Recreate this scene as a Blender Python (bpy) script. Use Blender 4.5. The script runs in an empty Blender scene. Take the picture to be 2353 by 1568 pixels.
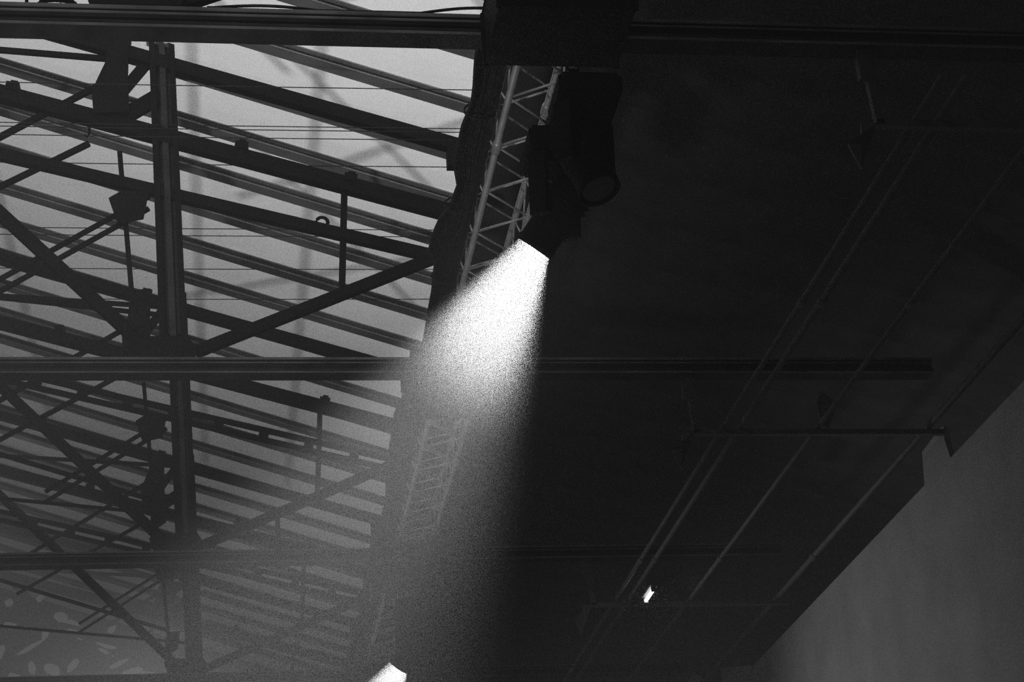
import bpy, bmesh, math, random
from mathutils import Vector, Matrix, Quaternion

rng = random.Random(7)
scene = bpy.context.scene
col = scene.collection

# ------------------------------------------------------------------ camera
cam_data = bpy.data.cameras.new('camera')
cam = bpy.data.objects.new('camera', cam_data)
col.objects.link(cam)
cam_data.sensor_width = 36.0
cam_data.lens = 36.0 * 4400.0 / 2353.0          # about 67 mm
cam_data.clip_end = 300.0
# hall axes as seen by the camera (x right, y down, z forward): rows are X (across), Y (along), Z (up)
RW = Matrix(((0.98950688, 0.00200816, 0.14447177),
             (-0.13244696, 0.41219379, 0.90141782),
             (-0.05774018, -0.91109399, 0.40813456)))
cr, cd, cf = RW.col[0], RW.col[1], RW.col[2]
cam.matrix_world = Matrix(((cr[0], -cd[0], -cf[0], 0.0),
                           (cr[1], -cd[1], -cf[1], 0.0),
                           (cr[2], -cd[2], -cf[2], 1.7),
                           (0, 0, 0, 1)))
scene.camera = cam

# ------------------------------------------------------------------ world, large lights, exposure
world = bpy.data.worlds.new('world')
scene.world = world
world.use_nodes = True
bgn = world.node_tree.nodes['Background']
bgn.inputs[0].default_value = (1, 1, 1, 1)
bgn.inputs[1].default_value = 0.033
vs = scene.view_settings
vs.view_transform = 'Standard'
vs.look = 'None'
vs.exposure = 0.0
vs.gamma = 1.0
vs.use_curve_mapping = False
scene.cycles.use_denoising = False
scene.cycles.sample_clamp_indirect = 1.0
scene.cycles.max_bounces = 3
scene.cycles.diffuse_bounces = 2
scene.cycles.glossy_bounces = 1
scene.cycles.volume_step_rate = 1.0


def spot(name, loc, target, watts, size_deg, blend, radius):
    ld = bpy.data.lights.new(name, 'SPOT')
    ld.energy = watts
    ld.spot_size = math.radians(size_deg)
    ld.spot_blend = blend
    ld.shadow_soft_size = radius
    o = bpy.data.objects.new(name, ld)
    col.objects.link(o)
    o.location = loc
    o.rotation_euler = (Vector(target) - Vector(loc)).to_track_quat('-Z', 'Y').to_euler()
    return o


# house uplight standing on the hall floor, washing the white roof lining
spot('floor_uplight', (-2.8, 3.6, 0.6), (-0.5, 13.8, 10.6), 1500, 44, 1.0, 0.30)
# unseen spot added above the roof, brightens the translucent sheets unevenly
spot('added_roof_fill', (3.2, 11.0, 19.6), (0.5, 14.0, 10.7), 6000, 140, 0.6, 1.5)
# unseen spot without a fixture, added to brighten the haze at the far end
spot('added_haze_fill', (1.9, 29.0, 7.2), (-4.0, 26.0, 7.8), 2500, 80, 1.0, 0.15)
# unseen spot added low down to brighten the side wall
spot('added_wall_fill', (-1.5, 20.5, 3.4), (6.0, 17.2, 5.0), 980, 58, 1.0, 0.25)


# ------------------------------------------------------------------ materials
def mat(name, c, rough=0.7, var=0.25, scale=6.0, metallic=0.0, bump=0.0, spec=0.3):
    m = bpy.data.materials.new(name)
    m.use_nodes = True
    nt = m.node_tree
    b = nt.nodes['Principled BSDF']
    tc = nt.nodes.new('ShaderNodeTexCoord')
    no = nt.nodes.new('ShaderNodeTexNoise')
    no.inputs['Scale'].default_value = scale
    no.inputs['Detail'].default_value = 4.0
    ra = nt.nodes.new('ShaderNodeValToRGB')
    ra.color_ramp.elements[0].position = 0.3
    ra.color_ramp.elements[1].position = 0.7
    lo, hi = c * (1 - var), c * (1 + var)
    ra.color_ramp.elements[0].color = (lo, lo, lo, 1)
    ra.color_ramp.elements[1].color = (hi, hi, hi, 1)
    nt.links.new(tc.outputs['Object'], no.inputs['Vector'])
    nt.links.new(no.outputs['Fac'], ra.inputs['Fac'])
    nt.links.new(ra.outputs['Color'], b.inputs['Base Color'])
    b.inputs['Roughness'].default_value = rough
    b.inputs['Metallic'].default_value = metallic
    b.inputs['Specular IOR Level'].default_value = spec
    if bump:
        bu = nt.nodes.new('ShaderNodeBump')
        bu.inputs['Strength'].default_value = bump
        bu.inputs['Distance'].default_value = 0.01
        nt.links.new(no.outputs['Fac'], bu.inputs['Height'])
        nt.links.new(bu.outputs['Normal'], b.inputs['Normal'])
    return m


def sheet(name, c, var=0.06):
    m = mat(name, c, 0.9, var, 0.9)
    nt = m.node_tree
    ramp = [n for n in nt.nodes if n.type == 'VALTORGB'][0]
    d = nt.nodes.new('ShaderNodeBsdfDiffuse')
    t = nt.nodes.new('ShaderNodeBsdfTranslucent')
    mx = nt.nodes.new('ShaderNodeMixShader')
    nt.links.new(ramp.outputs['Color'], d.inputs['Color'])
    nt.links.new(ramp.outputs['Color'], t.inputs['Color'])
    mx.inputs[0].default_value = 0.5
    nt.links.new(d.outputs[0], mx.inputs[1])
    nt.links.new(t.outputs[0], mx.inputs[2])
    nt.links.new(mx.outputs[0], nt.nodes['Material Output'].inputs['Surface'])
    nt.nodes.remove(nt.nodes['Principled BSDF'])
    return m


def emit(name, strength):
    m = bpy.data.materials.new(name)
    m.use_nodes = True
    nt = m.node_tree
    nt.nodes.remove(nt.nodes['Principled BSDF'])
    e = nt.nodes.new('ShaderNodeEmission')
    e.inputs[1].default_value = strength
    m.cycles.emission_sampling = 'AUTO' if name == 'lit_tube' else 'NONE'
    nt.links.new(e.outputs[0], nt.nodes['Material Output'].inputs['Surface'])
    return m


M = {
    'membrane': sheet('white_membrane', 0.8),
    'rafter': mat('grey_rafter_paint', 0.38, 0.7, 0.25, 3.0),
    'truss': mat('dark_truss_paint', 0.012, 0.7, 0.35, 5.0, spec=0.15),
    'lip': mat('painted_highlight_lip', 0.15, 0.5, 0.5, 3.0, spec=0.4),  # pale colour stands in for light catching the chord edges
    'post': mat('worn_post_paint', 0.07, 0.6, 0.5, 4.0, spec=0.2),
    'chord': mat('worn_chord_paint', 0.030, 0.6, 0.5, 4.0, spec=0.2),
    'alu': mat('dull_aluminium', 0.80, 0.42, 0.15, 9.0, metallic=0.45, spec=0.5),
    'black': mat('matt_black', 0.008, 0.8, 0.3, 8.0, spec=0.1),
    'cloth': mat('black_ceiling_cloth', 0.08, 0.95, 0.2, 3.0, spec=0.0),
    'cable': mat('black_cable_rubber', 0.028, 0.6, 0.4, 12.0, spec=0.25),
    'wire': mat('steel_wire', 0.05, 0.6, 0.2, 9.0),
    'box': mat('black_box_paint', 0.02, 0.7, 0.4, 7.0, spec=0.1),
    'wall': mat('grey_wall_fabric', 0.30, 0.9, 0.10, 2.0, bump=0.2, spec=0.1),
    'pipe': mat('grey_pipe_paint', 0.10, 0.6, 0.2, 8.0),
    'gable': mat('far_gable_sheet', 0.06, 0.9, 0.4, 1.2),
    'pane': emit('daylit_pane', 0.09),
    'tube': emit('lit_tube', 9.0),
    'lens': emit('lit_lens', 40.0),
    'glass': mat('dark_lens_glass', 0.03, 0.15, 0.1, 5.0, spec=0.6),
}


# ------------------------------------------------------------------ helpers
def mesh_from(bm, name):
    me = bpy.data.meshes.new(name)
    if name not in ('roof_panel',):
        bmesh.ops.recalc_face_normals(bm, faces=bm.faces[:])
    bm.normal_update()
    bm.to_mesh(me)
    bm.free()
    return me


def link(name, me, material=None, parent=None, loc=None):
    o = bpy.data.objects.new(name, me)
    if me is not None and material is not None and not me.materials:
        me.materials.append(material)
    col.objects.link(o)
    if parent is not None:
        o.parent = parent
    if loc is not None:
        o.location = loc
    return o


def empty(name, loc=(0, 0, 0)):
    o = bpy.data.objects.new(name, None)
    o.empty_display_size = 0.2
    col.objects.link(o)
    o.location = loc
    return o


def tag(o, label, cat, group=None, kind=None):
    o['label'] = label
    if cat:
        o['category'] = cat
    if group:
        o['group'] = group
    if kind:
        o['kind'] = kind
    return o


def copy_tree(o, parent=None):
    c = o.copy()
    col.objects.link(c)
    c.parent = parent
    for ch in list(o.children):
        copy_tree(ch, c)
    return c


def bar(bm, p0, p1, w, h, up=(0, 0, 1), bevel=0.0):
    """box from p0 to p1, w across, h along 'up'"""
    p0, p1 = Vector(p0), Vector(p1)
    d = (p1 - p0).normalized()
    u = Vector(up)
    u = (u - d * u.dot(d))
    if u.length < 1e-5:
        u = Vector((1, 0, 0)) - d * d.x
    u.normalize()
    s = d.cross(u).normalized()
    vs_ = []
    for p in (p0, p1):
        for a, b in ((-1, -1), (1, -1), (1, 1), (-1, 1)):
            vs_.append(bm.verts.new(p + s * (a * w / 2) + u * (b * h / 2)))
    q = [(3, 2, 1, 0), (4, 5, 6, 7), (0, 1, 5, 4), (1, 2, 6, 5), (2, 3, 7, 6), (3, 0, 4, 7)]
    for f in q:
        bm.faces.new([vs_[i] for i in f])
    return vs_


def box(bm, x0, x1, y0, y1, z0, z1):
    bar(bm, (x0, (y0 + y1) / 2, (z0 + z1) / 2), (x1, (y0 + y1) / 2, (z0 + z1) / 2), y1 - y0, z1 - z0)


def sweep(bm, pts, r, n=8, cap=True):
    pts = [Vector(p) for p in pts]
    rings = []
    for i, p in enumerate(pts):
        d = (pts[min(i + 1, len(pts) - 1)] - pts[max(i - 1, 0)]).normalized()
        u = Vector((0, 0, 1)) if abs(d.z) < 0.9 else Vector((1, 0, 0))
        u = (u - d * u.dot(d)).normalized()
        s = d.cross(u)
        rr = r[i] if isinstance(r, (list, tuple)) else r
        rings.append([bm.verts.new(p + (u * math.cos(2 * math.pi * k / n) + s * math.sin(2 * math.pi * k / n)) * rr)
                      for k in range(n)])
    for a, b in zip(rings, rings[1:]):
        for k in range(n):
            f = bm.faces.new((a[k], a[(k + 1) % n], b[(k + 1) % n], b[k]))
            f.smooth = True
    if cap:
        bm.faces.new(rings[0][::-1])
        bm.faces.new(rings[-1])


def lathe(bm, base, axis, prof, n=32):
    axis = Vector(axis).normalized()
    u = Vector((0, 0, 1)) if abs(axis.z) < 0.9 else Vector((1, 0, 0))
    u = (u - axis * u.dot(axis)).normalized()
    w = axis.cross(u)
    rings = [[bm.verts.new(Vector(base) + axis * a + (u * math.cos(2 * math.pi * k / n) + w * math.sin(2 * math.pi * k / n)) * r)
              for k in range(n)] for a, r in prof]
    for a, b in zip(rings, rings[1:]):
        for k in range(n):
            bm.faces.new((a[k], a[(k + 1) % n], b[(k + 1) % n], b[k])).smooth = True


def plate(bm, poly, y0, y1):
    """polygon in X-Z extruded along Y"""
    a = [bm.verts.new((x, y0, z)) for x, z in poly]
    b = [bm.verts.new((x, y1, z)) for x, z in poly]
    n = len(poly)
    bm.faces.new(a)
    bm.faces.new(b[::-1])
    for i in range(n):
        bm.faces.new((a[i], b[i], b[(i + 1) % n], a[(i + 1) % n]))
    bmesh.ops.recalc_face_normals(bm, faces=bm.faces[:])


def part(name, build, material, parent):
    bm = bmesh.new()
    build(bm)
    return link(name, mesh_from(bm, name), M[material], parent)


# ------------------------------------------------------------------ hall dimensions (metres)
BAY, Y0 = 5.0, 9.5
ROOF0, SLOPE = 10.90, -0.33           # underside of the roof lining: z = ROOF0 + SLOPE * x
XL, XE, XR = -6.6, 2.17, 8.6          # left end, edge of the white lining, right end
RSTEP = BAY / 6.0
YG = 33.6                             # far gable
Y_R0 = 13.85 - 17 * RSTEP              # front edge of the first rafter
NR = 41


def rz(x):
    return ROOF0 + SLOPE * x


# ------------------------------------------------------------------ ceiling: rafters, white panels, black cloth
ceiling = empty('ceiling', (0, Y_R0, ROOF0))
tag(ceiling, 'sloping roof of white lining sheets on closely spaced grey rafters', None, kind='structure')

bm = bmesh.new()
hh = 0.08
up = (-SLOPE, 0, 1)


def roofpt(x, y, dz):
    return (x, y, SLOPE * x + dz)


bar(bm, roofpt(XL, 0.075, -hh + 0.006), roofpt(XR, 0.075, -hh + 0.006), 0.15, 0.012, up)
bar(bm, roofpt(XL, 0.075, -hh / 2), roofpt(XR, 0.075, -hh / 2), 0.014, hh - 0.02, up)
bar(bm, roofpt(XL, 0.075, -0.006), roofpt(XR, 0.075, -0.006), 0.15, 0.012, up)
me_rafter = mesh_from(bm, 'rafter')
bm = bmesh.new()
ya, yb_ = 0.077, RSTEP + 0.073          # a taut translucent sheet, one per rafter gap
NSX = 24
for i in range(NSX):
    xa, xb = XL + (XE - XL) * i / NSX, XL + (XE - XL) * (i + 1) / NSX
    if i == 0:
        prev = [bm.verts.new(roofpt(xa, ya + (yb_ - ya) * j / 4, 0.004 + 0.012 * math.sin(math.pi * j / 4))) for j in range(5)]
    cur = [bm.verts.new(roofpt(xb, ya + (yb_ - ya) * j / 4, 0.004 + 0.012 * math.sin(math.pi * j / 4))) for j in range(5)]
    for j in range(4):
        bm.faces.new((prev[j], prev[j + 1], cur[j + 1], cur[j])).smooth = True
    prev = cur
me_panel = mesh_from(bm, 'roof_panel')
bm = bmesh.new()
bar(bm, roofpt(XE - 0.02, RSTEP / 2 + 0.075, -0.11), roofpt(XR, RSTEP / 2 + 0.075, -0.11), RSTEP + 0.004, 0.012, up)
me_cloth = mesh_from(bm, 'cloth_panel')
for k in range(NR):
    y = k * RSTEP
    link('rafter', me_rafter, M['rafter'], ceiling, (0, y, 0))
    link('roof_panel', me_panel, M['membrane'], ceiling, (0, y, 0))
    link('cloth_panel', me_cloth, M['cloth'], ceiling, (0, y, 0))

# unseen pipes added above the sheets to cast soft shadows on them
for xa, ya, xb, yb2 in ((-0.2, 2.0, -0.2, 24.0), (0.85, 2.0, 0.85, 24.0), (-2.2, 2.0, -2.2, 24.0), (0.4, 10.5, 2.6, 13.2), (2.6, 10.9, 0.4, 13.6),
                        (0.6, 13.9, 2.6, 16.2), (2.6, 13.4, 0.2, 16.6), (-1.6, 11.4, 0.6, 14.2), (0.4, 15.6, 2.4, 18.4), (2.4, 16.2, -0.4, 19.2)):
    part('shadow_pipe', lambda bm: sweep(bm, [(xa, ya - Y_R0, SLOPE * xa + 0.45), (xb, yb2 - Y_R0, SLOPE * xb + 0.45)], 0.026, 8), 'alu', ceiling)

# ------------------------------------------------------------------ right wall
wall = empty('wall_right', (6.0, 19.0, 0.0))
tag(wall, 'smooth grey side wall filling the lower right corner', None, kind='structure')


def wall_body(bm):
    box(bm, 0.0, 0.12, -10.5, 11.5, 0.0, 7.185)


part('wall_panel', wall_body, 'wall', wall)


def flap(poly):
    def f(bm):
        a = [bm.verts.new((0.0, y - 19.0, z)) for y, z in poly]
        b = [bm.verts.new((0.05, y - 19.0, z)) for y, z in poly]
        n = len(poly)
        bm.faces.new(a)
        bm.faces.new(b[::-1])
        for i in range(n):
            bm.faces.new((a[i], b[i], b[(i + 1) % n], a[(i + 1) % n]))
        bmesh.ops.recalc_face_normals(bm, faces=bm.faces[:])
    return f


part('wall_flap', flap([(14.49, 7.185), (14.555, 7.38), (14.528, 7.49), (14.70, 7.50), (15.10, 7.472), (15.13, 7.32), (15.16, 7.185)]), 'wall', wall)
part('wall_flap', flap([(21.3, 7.185), (21.45, 7.24), (22.2, 7.42), (22.75, 7.55), (22.75, 7.185)]), 'wall', wall)
part('wall_flap', flap([(23.5, 7.185), (23.6, 7.62), (24.2, 7.88), (24.6, 7.80), (24.7, 7.185)]), 'wall', wall)

# ------------------------------------------------------------------ far gable with irregular daylit panes
gable = empty('wall_back', (0, YG, 0))
tag(gable, 'far end wall of the hall with small uneven bright openings, bottom left', None, kind='structure')


def gable_body(bm):
    plate(bm, [(XL, 4.0), (XR, 4.0), (XR, rz(XR) - 0.15), (XL, rz(XL) - 0.15)], 0.0, 0.12)


part('wall_sheet', gable_body, 'gable', gable)
panes = [(-3.85, 11.42, .20, .16, 20), (-3.0, 11.52, .17, .22, 60), (-3.58, 11.36, .10, .08, 30),
         (-2.78, 11.33, .32, .20, -30), (-1.97, 10.66, .30, .07, 25), (-1.75, 10.50, .34, .10, 20),
         (-1.44, 10.46, .34, .08, -8), (-4.0, 10.90, .24, .10, 70), (-2.2, 11.00, .30, .08, -20),
         (-3.1, 10.58, .28, .16, -35), (-3.9, 11.80, .12, .10, 40), (-3.35, 11.90, .20, .10, 50),
         (-2.6, 11.15, .20, .10, -20), (-3.5, 10.98, .44, .06, 30), (-3.45, 10.62, .12, .22, 15),
         (-2.75, 10.66, .10, .24, -40), (-3.25, 11.22, .10, .16, -10), (-2.2, 10.88, .26, .05, -30),
         (-4.25, 11.25, .12, .20, 10), (-2.1, 11.28, .14, .08, 40), (-3.75, 10.50, .16, .12, 30)]
for px, pz, w, h, a in panes:
    def pb(bm, px=px, pz=pz, w=w, h=h, a=a):
        ca, sa = math.cos(math.radians(a)), math.sin(math.radians(a))
        poly = []
        for i in range(9):
            t = 2 * math.pi * i / 9
            r = 0.85 + 0.3 * rng.random()
            u, v = w * .62 * r * math.cos(t), h * .62 * r * math.sin(t)
            poly.append((px + u * ca - v * sa, pz + u * sa + v * ca))
        plate(bm, poly, -0.03, -0.004)
    part('pane', pb, 'pane', gable)

# ------------------------------------------------------------------ roof trusses (one per bay)
CZ = 8.01                              # centre height of the bottom chord


def chord_mesh(bm):
    z = 0.0
    bar(bm, (-6.4, 0, z + 0.055), (5.95, 0, z + 0.055), 0.16, 0.026)
    bar(bm, (-6.4, 0, z + 0.012), (5.95, 0, z + 0.012), 0.10, 0.06)
    bar(bm, (-6.4, 0, z - 0.022), (5.95, 0, z - 0.022), 0.13, 0.016)
    bar(bm, (-6.4, 0, z - 0.050), (5.95, 0, z - 0.050), 0.16, 0.040)


def post_flange(sgn):
    def f(bm):
        a, b = Vector((-0.470, 0, 0.07)), Vector((-0.625, 0, 3.20))
        o = Vector((0.085 * sgn, 0, 0))
        bar(bm, a + o, b + o, 0.13, 0.050, (1, 0, 0))
    return f


def post_web(bm):
    a, b = Vector((-0.470, 0.03, 0.07)), Vector((-0.625, 0.03, 3.20))
    bar(bm, a, b, 0.03, 0.13, (1, 0, 0))
    bar(bm, a + Vector((0, -.05, 0)), b + Vector((0, -.05, 0)), 0.05, 0.05, (1, 0, 0))


def truss_parts(root, split_chord):
    y = 0.0
    P = lambda x, z: (x, y, z - CZ)
    bc = part('bottom_chord', chord_mesh, 'chord', root)
    for zl, hl in ((0.056, 0.020), (0.020, 0.010), (-0.064, 0.012)):  # thin pale strips carry the painted highlight lines along the chord
        part('highlight_strip', lambda bm, zl=zl, hl=hl: bar(bm, (-6.4, -0.084, zl), (5.95, -0.084, zl), 0.012, hl), 'lip', bc)
    kp = part('king_post', post_web, 'post', root)
    for sg in (-1, 1):
        part('post_flange', post_flange(sg), 'truss', kp)
    # A: rafter beam with clamps on top
    part('sloping_beam', lambda bm: bar(bm, P(-6.4, 11.86), P(2.12, 9.40), 0.10, 0.135), 'truss', root)
    for x, z in ((-1.871, 10.675), (0.074, 10.13), (1.004, 9.83)):
        part('clamp', lambda bm, x=x, z=z: (bar(bm, P(x - .055, z - .03), P(x + .055, z - .05), .12, .07),
                                             bar(bm, P(x - .02, z + .01), P(x + .04, z), .05, .05)), 'truss', root)
    # B: lower tie, doubled angles with spacers in the farther trusses
    b0, b1 = (-6.4, 11.12), (1.98, 8.985)
    if split_chord:
        for dz in (0.058, -0.058):
            part('sloping_tie', lambda bm, dz=dz: bar(bm, P(b0[0], b0[1] + dz), P(b1[0], b1[1] + dz), 0.03, 0.062), 'truss', root)
        for i in range(17):
            t = 0.05 + i * 0.058
            x, z = b0[0] + (b1[0] - b0[0]) * t, b0[1] + (b1[1] - b0[1]) * t
            part('spacer', lambda bm, x=x, z=z: bar(bm, P(x - .05, z + .013), P(x + .05, z - .013), .05, .07), 'truss', root)
    else:
        part('sloping_tie', lambda bm: bar(bm, P(*b0), P(*b1), 0.08, 0.095), 'truss', root)
        part('eye_clamp', lambda bm: sweep(bm, [(0.753 + .05 * math.cos(t), y, 9.37 - CZ + .05 * math.sin(t))
                                                for t in [math.pi * i / 8 - .2 for i in range(11)]], 0.016, 6), 'truss', root)
    # C: top chord with its end bracket
    part('top_chord', lambda bm: bar(bm, P(-6.4, 12.70), P(1.99, 10.125), 0.10, 0.12), 'truss', root)
    part('end_bracket', lambda bm: bar(bm, P(1.90, 10.16), P(1.90, 9.92), 0.10, 0.10, (1, 0, 0)), 'truss', root)
    # V braces and struts
    part('diagonal_brace', lambda bm: bar(bm, P(-0.30, 8.16), P(1.80, 9.085), 0.07, 0.095), 'truss', root)
    part('diagonal_brace', lambda bm: bar(bm, P(-0.74, 8.24), P(-3.9, 11.42), 0.07, 0.105), 'truss', root)
    part('vertical_strut', lambda bm: bar(bm, P(0.955, 9.80), P(0.907, 8.70), 0.05, 0.055, (1, 0, 0)), 'truss', root)
    part('vertical_strut', lambda bm: bar(bm, P(-0.955, 10.03), P(-0.79, 8.35), 0.03, 0.042, (1, 0, 0)), 'truss', root)
    # gussets
    part('gusset_plate', lambda bm: plate(bm, [(-0.81, 8.075 - CZ), (-0.30, 8.075 - CZ), (-0.28, 8.15 - CZ), (-0.36, 8.27 - CZ),
                                               (-0.80, 8.27 - CZ), (-0.86, 8.22 - CZ)], -0.075, -0.055), 'truss', root)
    part('gusset_plate', lambda bm: plate(bm, [(-1.03, 9.55 - CZ), (-0.93, 9.62 - CZ), (-0.70, 9.62 - CZ), (-0.74, 9.36 - CZ),
                                               (-0.95, 9.31 - CZ)], -0.06, -0.04), 'truss', root)
    part('gusset_plate', lambda bm: plate(bm, [(-0.83, 8.62 - CZ), (-0.66, 8.64 - CZ), (-0.69, 8.40 - CZ), (-0.79, 8.33 - CZ),
                                               (-0.85, 8.42 - CZ)], -0.06, -0.04), 'truss', root)
    part('hanging_plate', lambda bm: (plate(bm, [(-1.08, 11.10 - CZ), (-0.90, 11.12 - CZ), (-0.90, 10.74 - CZ), (-0.88, 10.38 - CZ),
                                                 (-1.18, 10.36 - CZ), (-1.20, 10.58 - CZ), (-1.09, 10.88 - CZ)], -0.09, -0.03)), 'truss', root)
    part('knee_brace', lambda bm: bar(bm, P(-0.93, 11.15), P(-1.13, 10.40), 0.05, 0.10, (1, 0, 0)), 'truss', root)
    part('knee_brace', lambda bm: bar(bm, P(-0.95, 10.62), P(-0.66, 11.05), 0.05, 0.09), 'truss', root)
    part('knee_brace', lambda bm: bar(bm, P(-0.95, 10.36), P(-0.62, 10.60), 0.05, 0.14), 'truss', root)
    # small braces on the left
    part('thin_brace', lambda bm: bar(bm, P(-2.75, 9.63), P(-1.10, 10.716), 0.04, 0.05), 'truss', root)
    part('thin_brace', lambda bm: bar(bm, P(-2.75, 9.18), P(-1.212, 10.106), 0.04, 0.045), 'truss', root)
    for dz in (0.0, -0.115):
        part('angle_brace', lambda bm, dz=dz: bar(bm, P(-1.95, 8.77 + dz), P(-0.70, 9.60 + dz), 0.03, 0.038), 'truss', root)
    part('thin_tie', lambda bm: bar(bm, P(-6.0, 11.31), P(-0.62, 10.925), 0.04, 0.045), 'truss', root)
    part('thin_tie', lambda bm: bar(bm, P(-5.0, 10.05), P(-0.83, 8.668), 0.04, 0.045), 'truss', root)
    part('thin_tie', lambda bm: bar(bm, P(-5.0, 9.0), P(-0.60, 8.497), 0.03, 0.032), 'truss', root)
    # hook under beam
    part('hook', lambda bm: sweep(bm, [P(-1.215, 10.27), P(-1.215, 10.20), P(-1.23, 10.17), P(-1.25, 10.19)], 0.012, 6), 'truss', root)
    # dropped bracing on the right side of the hall
    part('drop_hanger', lambda bm: (bar(bm, P(3.80, 7.94), P(3.80, 7.74), 0.06, 0.11, (1, 0, 0)),
                                    bar(bm, P(3.81, 7.74), P(3.83, 7.42), 0.05, 0.05, (1, 0, 0))), 'pipe', root)
    part('drop_tie', lambda bm: bar(bm, P(3.80, 7.43), P(5.98, 7.42), 0.05, 0.045), 'pipe', root)
    part('drop_plate', lambda bm: plate(bm, [(4.93, 7.80 - CZ), (5.05, 7.66 - CZ), (5.02, 7.56 - CZ), (4.96, 7.45 - CZ), (4.90, 7.50 - CZ),
                                             (4.88, 7.66 - CZ)], -0.05, -0.03), 'pipe', root)
    part('drop_plate', lambda bm: plate(bm, [(3.60, 7.27 - CZ), (3.72, 7.27 - CZ), (3.80, 7.42 - CZ), (3.70, 7.42 - CZ), (3.66, 7.10 - CZ)], -0.04, -0.02), 'pipe', root)


ordinals = ['dark steel roof truss nearest the camera, bottom chord crossing the top edge',
            'second roof truss from the camera, its bottom chord at mid height behind the light beam',
            'third roof truss from the camera, doubled sloping tie, bottom chord low in the picture',
            'fourth roof truss from the camera, fading into haze near the bottom edge',
            'farthest roof truss, almost lost in haze before the end wall']
tr_a = empty('roof_truss', (0, Y0, CZ))
truss_parts(tr_a, False)
tag(tr_a, ordinals[0], 'roof truss', 'roof trusses')
tr_b = copy_tree(tr_a)
tr_b.location.y = Y0 + BAY
tag(tr_b, ordinals[1], 'roof truss', 'roof trusses')
tr_c = empty('roof_truss', (0, Y0 + 2 * BAY, CZ))
truss_parts(tr_c, True)
tag(tr_c, ordinals[2], 'roof truss', 'roof trusses')
for i in (3, 4):
    t = copy_tree(tr_c)
    t.location.y = Y0 + i * BAY
    tag(t, ordinals[i], 'roof truss', 'roof trusses')
# short extra strut hanging through the third truss
part('vertical_strut', lambda bm: bar(bm, (0.476, -.09, 8.50 - CZ), (0.485, -.09, 7.90 - CZ), 0.05, 0.05, (1, 0, 0)), 'truss', tr_c)

# ------------------------------------------------------------------ lighting truss (aluminium box truss along the hall)
TX0, TX1, TZ0, TZ1 = 1.75, 2.105, 8.13, 8.43
TY0, TY1, PER = 8.0, 31.0, 0.62
lt = empty('lighting_truss', ((TX0 + TX1) / 2, TY0, TZ0))
tag(lt, 'aluminium box lighting truss running away from the camera beside the cable bundle', 'lighting truss')
ox, oz = (TX0 + TX1) / 2, TZ0
for x in (TX0, TX1):
    for z in (TZ0, TZ1):
        part('chord_tube', lambda bm, x=x, z=z: sweep(bm, [(x - ox, 0, z - oz), (x - ox, TY1 - TY0, z - oz)], 0.024, 10), 'alu', lt)


def brace_mesh(p0, p1):
    bm = bmesh.new()
    sweep(bm, [p0, p1], 0.0085, 6)
    return mesh_from(bm, 'brace')


hw, ht = (TX1 - TX0) / 2, TZ1 - TZ0
faces = []
for z in (0.0, ht):
    faces.append((brace_mesh((-hw, 0.25, z), (hw, 0.0, z)), brace_mesh((hw, 0.0, z), (-hw, -PER + 0.25, z))))
for x in (-hw, hw):
    faces.append((brace_mesh((x, 0.31, 0), (x, 0.0, ht)), brace_mesh((x, 0.0, ht), (x, -0.31, 0))))
nper = int((TY1 - TY0) / PER)
for k in range(1, nper):
    for a, b in faces:
        yk = (11.41 - TY0) % PER + k * PER
        link('brace', a, M['alu'], lt, (0, yk, 0))
        link('brace', b, M['alu'], lt, (0, yk, 0))
for yj in (3.05, 6.05, 9.05, 12.05, 15.05, 18.05, 21.05):
    for x in (-hw, hw):
        for z in (0, ht):
            part('coupler', lambda bm, x=x, z=z, yj=yj: sweep(bm, [(x, yj - .07, z), (x, yj - .05, z), (x, yj + .05, z), (x, yj + .07, z)],
                                                               [.026, .034, .034, .026], 10), 'alu', lt)

# ------------------------------------------------------------------ dark boxes where the truss crosses each chord
def dark_box(y0, y1, x0, x1, z0, z1, label, with_hole):
    xc, yc = (x0 + x1) / 2, (y0 + y1) / 2
    r = empty('truss_box', (xc, yc, z0))
    tag(r, label, 'box', 'dark boxes under the lighting truss')
    w, d, h, t = (x1 - x0) / 2, (y1 - y0) / 2, z1 - z0, 0.018
    part('front_panel', lambda bm: box(bm, -w, w, -d, -d + t, 0, h), 'box', r)
    part('rear_panel', lambda bm: box(bm, -w, w, d - t, d, 0, h), 'box', r)
    part('bottom_panel', lambda bm: box(bm, -w, w, -d + t, d - t, 0, t), 'box', r)
    part('lid', lambda bm: box(bm, -w - .006, w + .006, -d - .006, d + .006, h, h + .012), 'box', r)
    for s in (-1, 1):
        xa, xb = (w - t, w) if s > 0 else (-w, -w + t)
        if with_hole:                       # notch that lets the chord pass
            hy0, hy1, hz0, hz1 = with_hole
            part('side_panel', lambda bm: (box(bm, xa, xb, -d + t, hy0 - yc, t, h),
                                           box(bm, xa, xb, hy1 - yc, d - t, t, h),
                                           box(bm, xa, xb, hy0 - yc, hy1 - yc, t, hz0 - z0),
                                           box(bm, xa, xb, hy0 - yc, hy1 - yc, hz1 - z0, h)), 'box', r)
        else:
            part('side_panel', lambda bm: box(bm, xa, xb, -d + t, d - t, t, h), 'box', r)
        for f in (-1, 1):
            part('corner_strip', lambda bm: bar(bm, (s * w, f * d, 0), (s * w, f * d, h), .03, .03, (1, 0, 0)), 'box', r)
    return r


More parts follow.
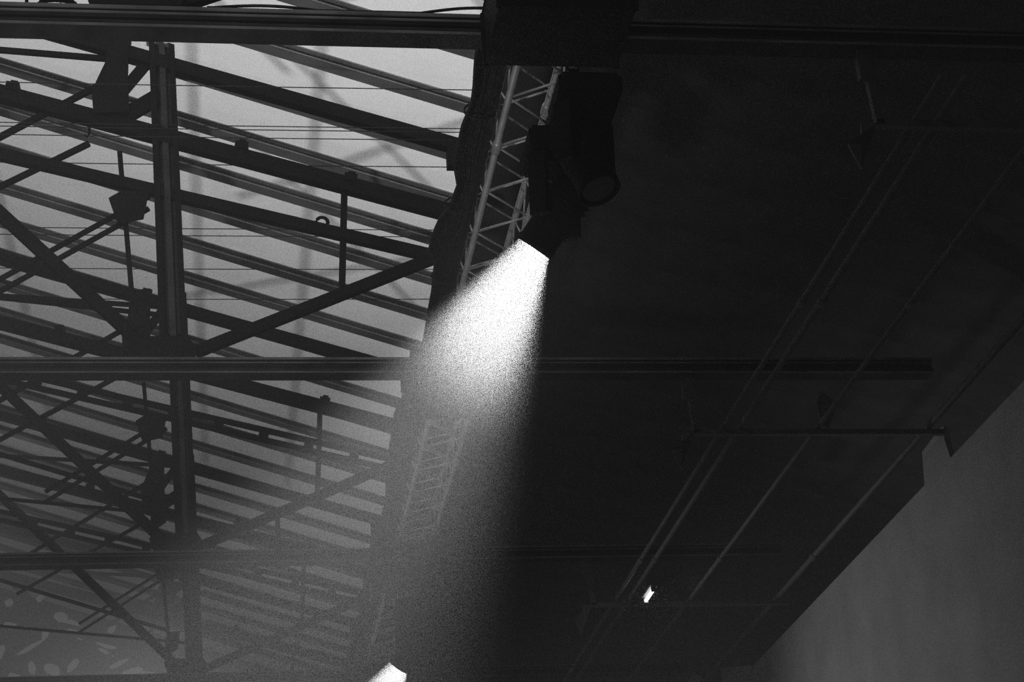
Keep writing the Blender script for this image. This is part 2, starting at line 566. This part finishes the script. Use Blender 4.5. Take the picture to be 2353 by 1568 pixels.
dark_box(8.80, 9.40, 1.455, 2.23, 7.72, 8.07, 'black box at the top edge beside the nearest truss chord', None)
dark_box(14.28, 14.90, 1.455, 2.23, 7.72, 8.09, 'dark box in the light beam around the second truss chord', (14.40, 14.60, 7.92, 8.085))
dark_box(19.28, 19.90, 1.455, 2.23, 7.72, 8.09, 'dark box in the haze around the third truss chord', (19.40, 19.60, 7.92, 8.085))
dark_box(24.28, 24.90, 1.455, 2.23, 7.72, 8.09, 'farthest dark box around the fourth truss chord near the bottom edge', (24.40, 24.60, 7.92, 8.085))

# ------------------------------------------------------------------ cable bundle along the truss
loom_edge = [(8.0, 1.50), (9.0, 1.49), (9.93, 1.488), (10.57, 1.53), (10.9, 1.50), (11.37, 1.49), (11.67, 1.552), (11.93, 1.533),
             (12.26, 1.456), (12.60, 1.441), (12.89, 1.517), (13.5, 1.542), (14.41, 1.556), (15.24, 1.536), (16.04, 1.446),
             (17.03, 1.46), (18.26, 1.529), (19.43, 1.498), (20.5, 1.46), (22.0, 1.52), (24.0, 1.47), (26.0, 1.52), (31.0, 1.50)]


def edge(y):
    for (a, xa), (b, xb) in zip(loom_edge, loom_edge[1:]):
        if a <= y <= b:
            t = (y - a) / (b - a)
            t = t * t * (3 - 2 * t)
            return xa + (xb - xa) * t
    return 1.5


loom = empty('cable_bundle', (1.6, 8.0, 8.16))
tag(loom, 'thick bundle of black cables sagging along the left of the lighting truss', 'cable bundle')
NC = 17
for i in range(NC):
    u = (i + 0.5) / NC
    ph = rng.random() * 6.3

    def cb(bm, u=u, ph=ph, i=i):
        pts = []
        y = 8.0
        while y <= 31.0:
            e = edge(y)
            x = e + (1.712 - e) * u + 0.003 * math.sin(2.6 * y + ph)
            z = 8.19 + 0.07 * math.sin(math.pi * u) + 0.03 * u + 0.02 * math.sin(0.9 * y) + 0.004 * math.sin(3 * y + 2 * ph)
            pts.append((x - 1.6, y - 8.0, z - 8.16))
            y += 0.16
        sweep(bm, pts, 0.0118, 6)
    part('cable', cb, 'cable', loom)
for yb in (9.4, 10.75, 12.05, 13.2, 15.6, 17.4, 20.2, 22.6):
    e = edge(yb)

    def tb(bm, yb=yb, e=e):
        cx, rx = (e + 1.70) / 2 - 1.6, (1.70 - e) / 2 + .010
        pts = [(cx + rx * math.cos(t), yb - 8.0, 8.23 - 8.16 + .065 * math.sin(t)) for t in [2 * math.pi * k / 20 for k in range(21)]]
        sweep(bm, pts, 0.008, 5)
    part('tie_strap', tb, 'cable', loom)

# ------------------------------------------------------------------ moving-head lights
AX = Vector((-0.552, 0.416, -0.724)).normalized()


def moving_light(pivot, axis, label, lit):
    pivot = Vector(pivot)
    axis = Vector(axis).normalized()
    root = empty('moving_light', (pivot.x + .03, pivot.y, TZ0))
    tag(root, label, 'stage light', 'stage lights under the lighting truss')
    L = pivot - root.location          # pivot in local space
    # clamps
    for s in (-1, 1):
        part('clamp', lambda bm, s=s: (sweep(bm, [(TX1 - root.location.x + .038 * math.cos(t), s * .13, .038 * math.sin(t))
                                                  for t in [2 * math.pi * k / 12 for k in range(13)]], .010, 6),
                                       bar(bm, (TX1 - root.location.x, s * .13, -.03), (TX1 - root.location.x, s * .13, -.09), .04, .03, (1, 0, 0))), 'black', root)
    b0 = -0.09

    def base(bm):
        box(bm, -.20, .20, -.24, .24, b0 - .15, b0)
        bmesh.ops.bevel(bm, geom=bm.edges[:], offset=.025, segments=2, affect='EDGES')
    ba = part('base', base, 'black', root)
    part('turntable', lambda bm: sweep(bm, [(L.x * .6, L.y, b0 - .15), (L.x * .6, L.y, b0 - .19)], .13, 20), 'black', root)
    # yoke: arms along the horizontal direction square to the head axis
    hx = Vector((0, 0, 1)).cross(axis)
    hx.z = 0
    hx.normalize()
    top = Vector((L.x * .6, L.y, b0 - .205))
    part('yoke_bridge', lambda bm: bar(bm, top - hx * .235, top + hx * .235, .13, .05), 'black', root)
    for s in (-1, 1):
        part('yoke_arm', lambda bm, s=s: (bar(bm, top + hx * (.215 * s), L + hx * (.215 * s) + Vector((0, 0, -.07)), .12, .05, hx)), 'black', root)
    # head: a hollow can, open at the front, with the lamp burning inside it
    def head(bm):
        prof = [(-.27, .001), (-.27, .07), (-.26, .115), (-.22, .140), (-.06, .142), (.0, .142), (.05, .128), (.20, .128), (.205, .136), (.25, .136),
                (.25, .122), (.0, .119), (-.10, .10), (-.12, .001)]
        lathe(bm, L, axis, prof)
    hd = part('head', head, 'black', root)
    if lit:
        part('lamp_bulb', lambda bm: sweep(bm, [L + axis * -.118, L + axis * -.105, L + axis * -.09], [.03, .034, .012], 14), 'lens', hd)
    else:
        part('lens', lambda bm: sweep(bm, [L + axis * .22, L + axis * .236], [.119, .105], 28), 'glass', hd)
    for a in (-.20, -.16, -.12):
        part('cooling_fin', lambda bm, a=a: sweep(bm, [L + axis * a, L + axis * (a + .012)], .158, 28), 'black', hd)
    for s in (-1, 1):
        part('tilt_knob', lambda bm, s=s: sweep(bm, [L + hx * (.145 * s), L + hx * (.25 * s)], .045, 14), 'black', root)
    if lit:
        p = pivot + axis * -0.06
        s = spot('moving_light_beam', p, p + Vector((-0.465, 0.42, -0.78)), lit, 52, 0.75, 0.07)
        s.parent = root
        s.matrix_parent_inverse = Matrix.Translation(root.location).inverted()
    return root


lens1 = Vector((1.930, 10.921, 7.30))
lens2 = Vector((1.884, 21.406, 7.30))
moving_light(lens1 - AX * .25, AX, 'moving-head stage light throwing the big white beam through the haze', 6200)
moving_light(lens2 - AX * .25, AX, 'distant moving-head stage light with its white beam at the bottom edge', 4200)
AX2 = Vector((0.25, -0.25, -0.94))
moving_light((2.16, 10.17, 7.52), AX2, 'unlit black stage light just above the bright one', 0)
moving_light((2.16, 20.38, 7.52), AX2, 'unlit black stage light far down the truss, a dark shape in haze', 0)

# ------------------------------------------------------------------ cable lying on the nearest chord
cab = part('loose_cable', lambda bm: sweep(bm, [(x, 9.44, 8.093 + max(0.0, 0.022 * math.sin(5.2 * x + 0.6)) + max(0, .03 * math.sin(3.1 * x - 3.4)) * (x > .8))
                                               for x in [-0.15 + i * 0.04 for i in range(42)]], 0.010, 6), 'cable', None)
tag(cab, 'slack black cable lying along the top of the nearest truss chord', 'cable')
cab2 = part('coiled_cable', lambda bm: sweep(bm, [(-1.0 + .09 * math.cos(t) * (1 + .03 * t), 9.45 + 0.004 * t, 8.105 + .045 * abs(math.sin(t)))
                                                 for t in [i * .35 for i in range(40)]] + [(-.93, 9.60, 8.13), (-1.0, 9.60, 8.20), (-.98, 9.6, 8.19)], 0.011, 6), 'cable', None)
tag(cab2, 'small coil of black cable on the nearest truss chord, top left', 'cable')
cab3 = part('hanging_cable', lambda bm: sweep(bm, [(-1.17, 9.46, 8.095), (-1.175, 9.46, 8.2), (-1.19, 9.47, 8.5), (-1.2, 9.47, 9.2), (-1.2, 9.5, 10.3)], 0.010, 6), 'cable', None)
tag(cab3, 'black cable dropping onto the nearest truss chord at the top left corner', 'cable')

# ------------------------------------------------------------------ thin tension wires across the roof space
wl = ['thin steel wire highest across the bright roof panels', 'upper wire of the close pair crossing the bright roof panels',
      'lower wire of the close pair crossing the bright roof panels', 'thin wire just under the close pair, left of the cable bundle',
      'thin wire crossing beside the small bracket at the cable bundle', 'upper wire of the pair left of the cable bundle at mid height',
      'lower wire of the pair left of the cable bundle at mid height', 'thin wire above the long diagonal brace of the second truss',
      'lowest thin wire, crossing the long diagonal brace of the second truss']
for (yw, x0, lab) in zip((13.34, 13.96, 14.02, 14.155, 14.62, 15.81, 15.95, 16.64, 17.31), (-.2, -.3, .0, .2, .6, -4.5, -4.5, -4.5, -4.5), wl):
    x0 = -6.0
    w = part('tension_wire', lambda bm, yw=yw, x0=x0: sweep(bm, [(x0 + (2.14 - x0) * i / 16, yw, 10.0 - .02 * math.sin(math.pi * i / 16)) for i in range(17)], 0.0042, 5), 'wire', None)
    tag(w, lab, 'wire', 'tension wires across the roof')

# ------------------------------------------------------------------ service pipes on the dropped ties, right side
pl = ['faint grey pipe nearest the stage lights, running along the dark side',
      'faint grey pipe beside the lit tube, second in the dark side',
      'faint grey pipe third from the stage lights in the dark side',
      'faint grey pipe just above the grey side wall']
for (x, r, lab) in zip((4.06, 4.21, 4.88, 5.86), (.022, .026, .022, .03), pl):
    root = empty('service_pipe', (x, 9.0, 7.452 + r))
    tag(root, lab, 'pipe', 'service pipes on the dark side')
    part('pipe_run', lambda bm, r=r: sweep(bm, [(0, 0, 0), (0, 23.5, 0)], r, 10), 'pipe', root)
    for j in range(4):
        yj = 3.0 + j * 6
        part('pipe_socket', lambda bm, r=r, yj=yj: sweep(bm, [(0, yj, 0), (0, yj + .12, 0)], r * 1.3, 10), 'pipe', root)

# ------------------------------------------------------------------ small lit tube
tb = empty('tube_light', (4.295, 18.62, 7.33))
tag(tb, 'small bright tube light glowing alone in the dark right side', 'tube light')
part('housing', lambda bm: box(bm, -.04, .04, -.03, .45, .03, .055), 'pipe', tb)
part('tube', lambda bm: sweep(bm, [(0, .02, 0), (0, .40, 0)], .019, 12), 'tube', tb)
for yy in (0.0, .405):
    part('end_cap', lambda bm, yy=yy: box(bm, -.025, .025, yy, yy + .015, -.025, .03), 'pipe', tb)
part('hanger', lambda bm: bar(bm, (-.03, .2, .055), (-.06, .2, .108), .03, .02, (1, 0, 0)), 'pipe', tb)

# ------------------------------------------------------------------ thin stage haze filling the hall
bm = bmesh.new()
box(bm, -9, 10, -1.5, 34.5, -0.5, 14.0)
bmesh.ops.recalc_face_normals(bm, faces=bm.faces[:])
hz = link('haze', mesh_from(bm, 'haze'), None)
hm = bpy.data.materials.new('thin_haze')
hm.use_nodes = True
nt = hm.node_tree
nt.nodes.remove(nt.nodes['Principled BSDF'])
vsn = nt.nodes.new('ShaderNodeVolumeScatter')
geo = nt.nodes.new('ShaderNodeNewGeometry')
sx = nt.nodes.new('ShaderNodeSeparateXYZ')
nt.links.new(geo.outputs['Position'], sx.inputs[0])
lay = nt.nodes.new('ShaderNodeMapRange')          # the haze hangs thicker towards the far end of the hall
lay.inputs['From Min'].default_value = 15.0
lay.inputs['From Max'].default_value = 24.0
lay.inputs['To Min'].default_value = 0.021
lay.inputs['To Max'].default_value = 0.058
nt.links.new(sx.outputs['Y'], lay.inputs['Value'])
total = lay
for c, amp, rad in ((lens1 + Vector((-0.10, 0.15, -0.30)), 0.34, 1.1), (lens2 + Vector((-0.10, 0.15, -0.30)), 0.34, 1.1)):     # extra density added round each lens so the beam starts brighter
    dn = nt.nodes.new('ShaderNodeVectorMath')
    dn.operation = 'DISTANCE'
    dn.inputs[1].default_value = c
    nt.links.new(geo.outputs['Position'], dn.inputs[0])
    mr = nt.nodes.new('ShaderNodeMapRange')
    mr.interpolation_type = 'SMOOTHERSTEP'
    mr.inputs['From Min'].default_value = 0.0
    mr.inputs['From Max'].default_value = rad
    mr.inputs['To Min'].default_value = amp
    mr.inputs['To Max'].default_value = 0.0
    nt.links.new(dn.outputs['Value'], mr.inputs['Value'])
    ad = nt.nodes.new('ShaderNodeMath')
    ad.operation = 'ADD'
    nt.links.new(mr.outputs[0], ad.inputs[0])
    nt.links.new(total.outputs[0], ad.inputs[1])
    total = ad
nt.links.new(total.outputs[0], vsn.inputs['Density'])
vsn.inputs['Anisotropy'].default_value = 0.0
nt.links.new(vsn.outputs[0], nt.nodes['Material Output'].inputs['Volume'])
hz.data.materials.append(hm)
tag(hz, 'thin stage haze filling the whole hall', 'haze', kind='stuff')
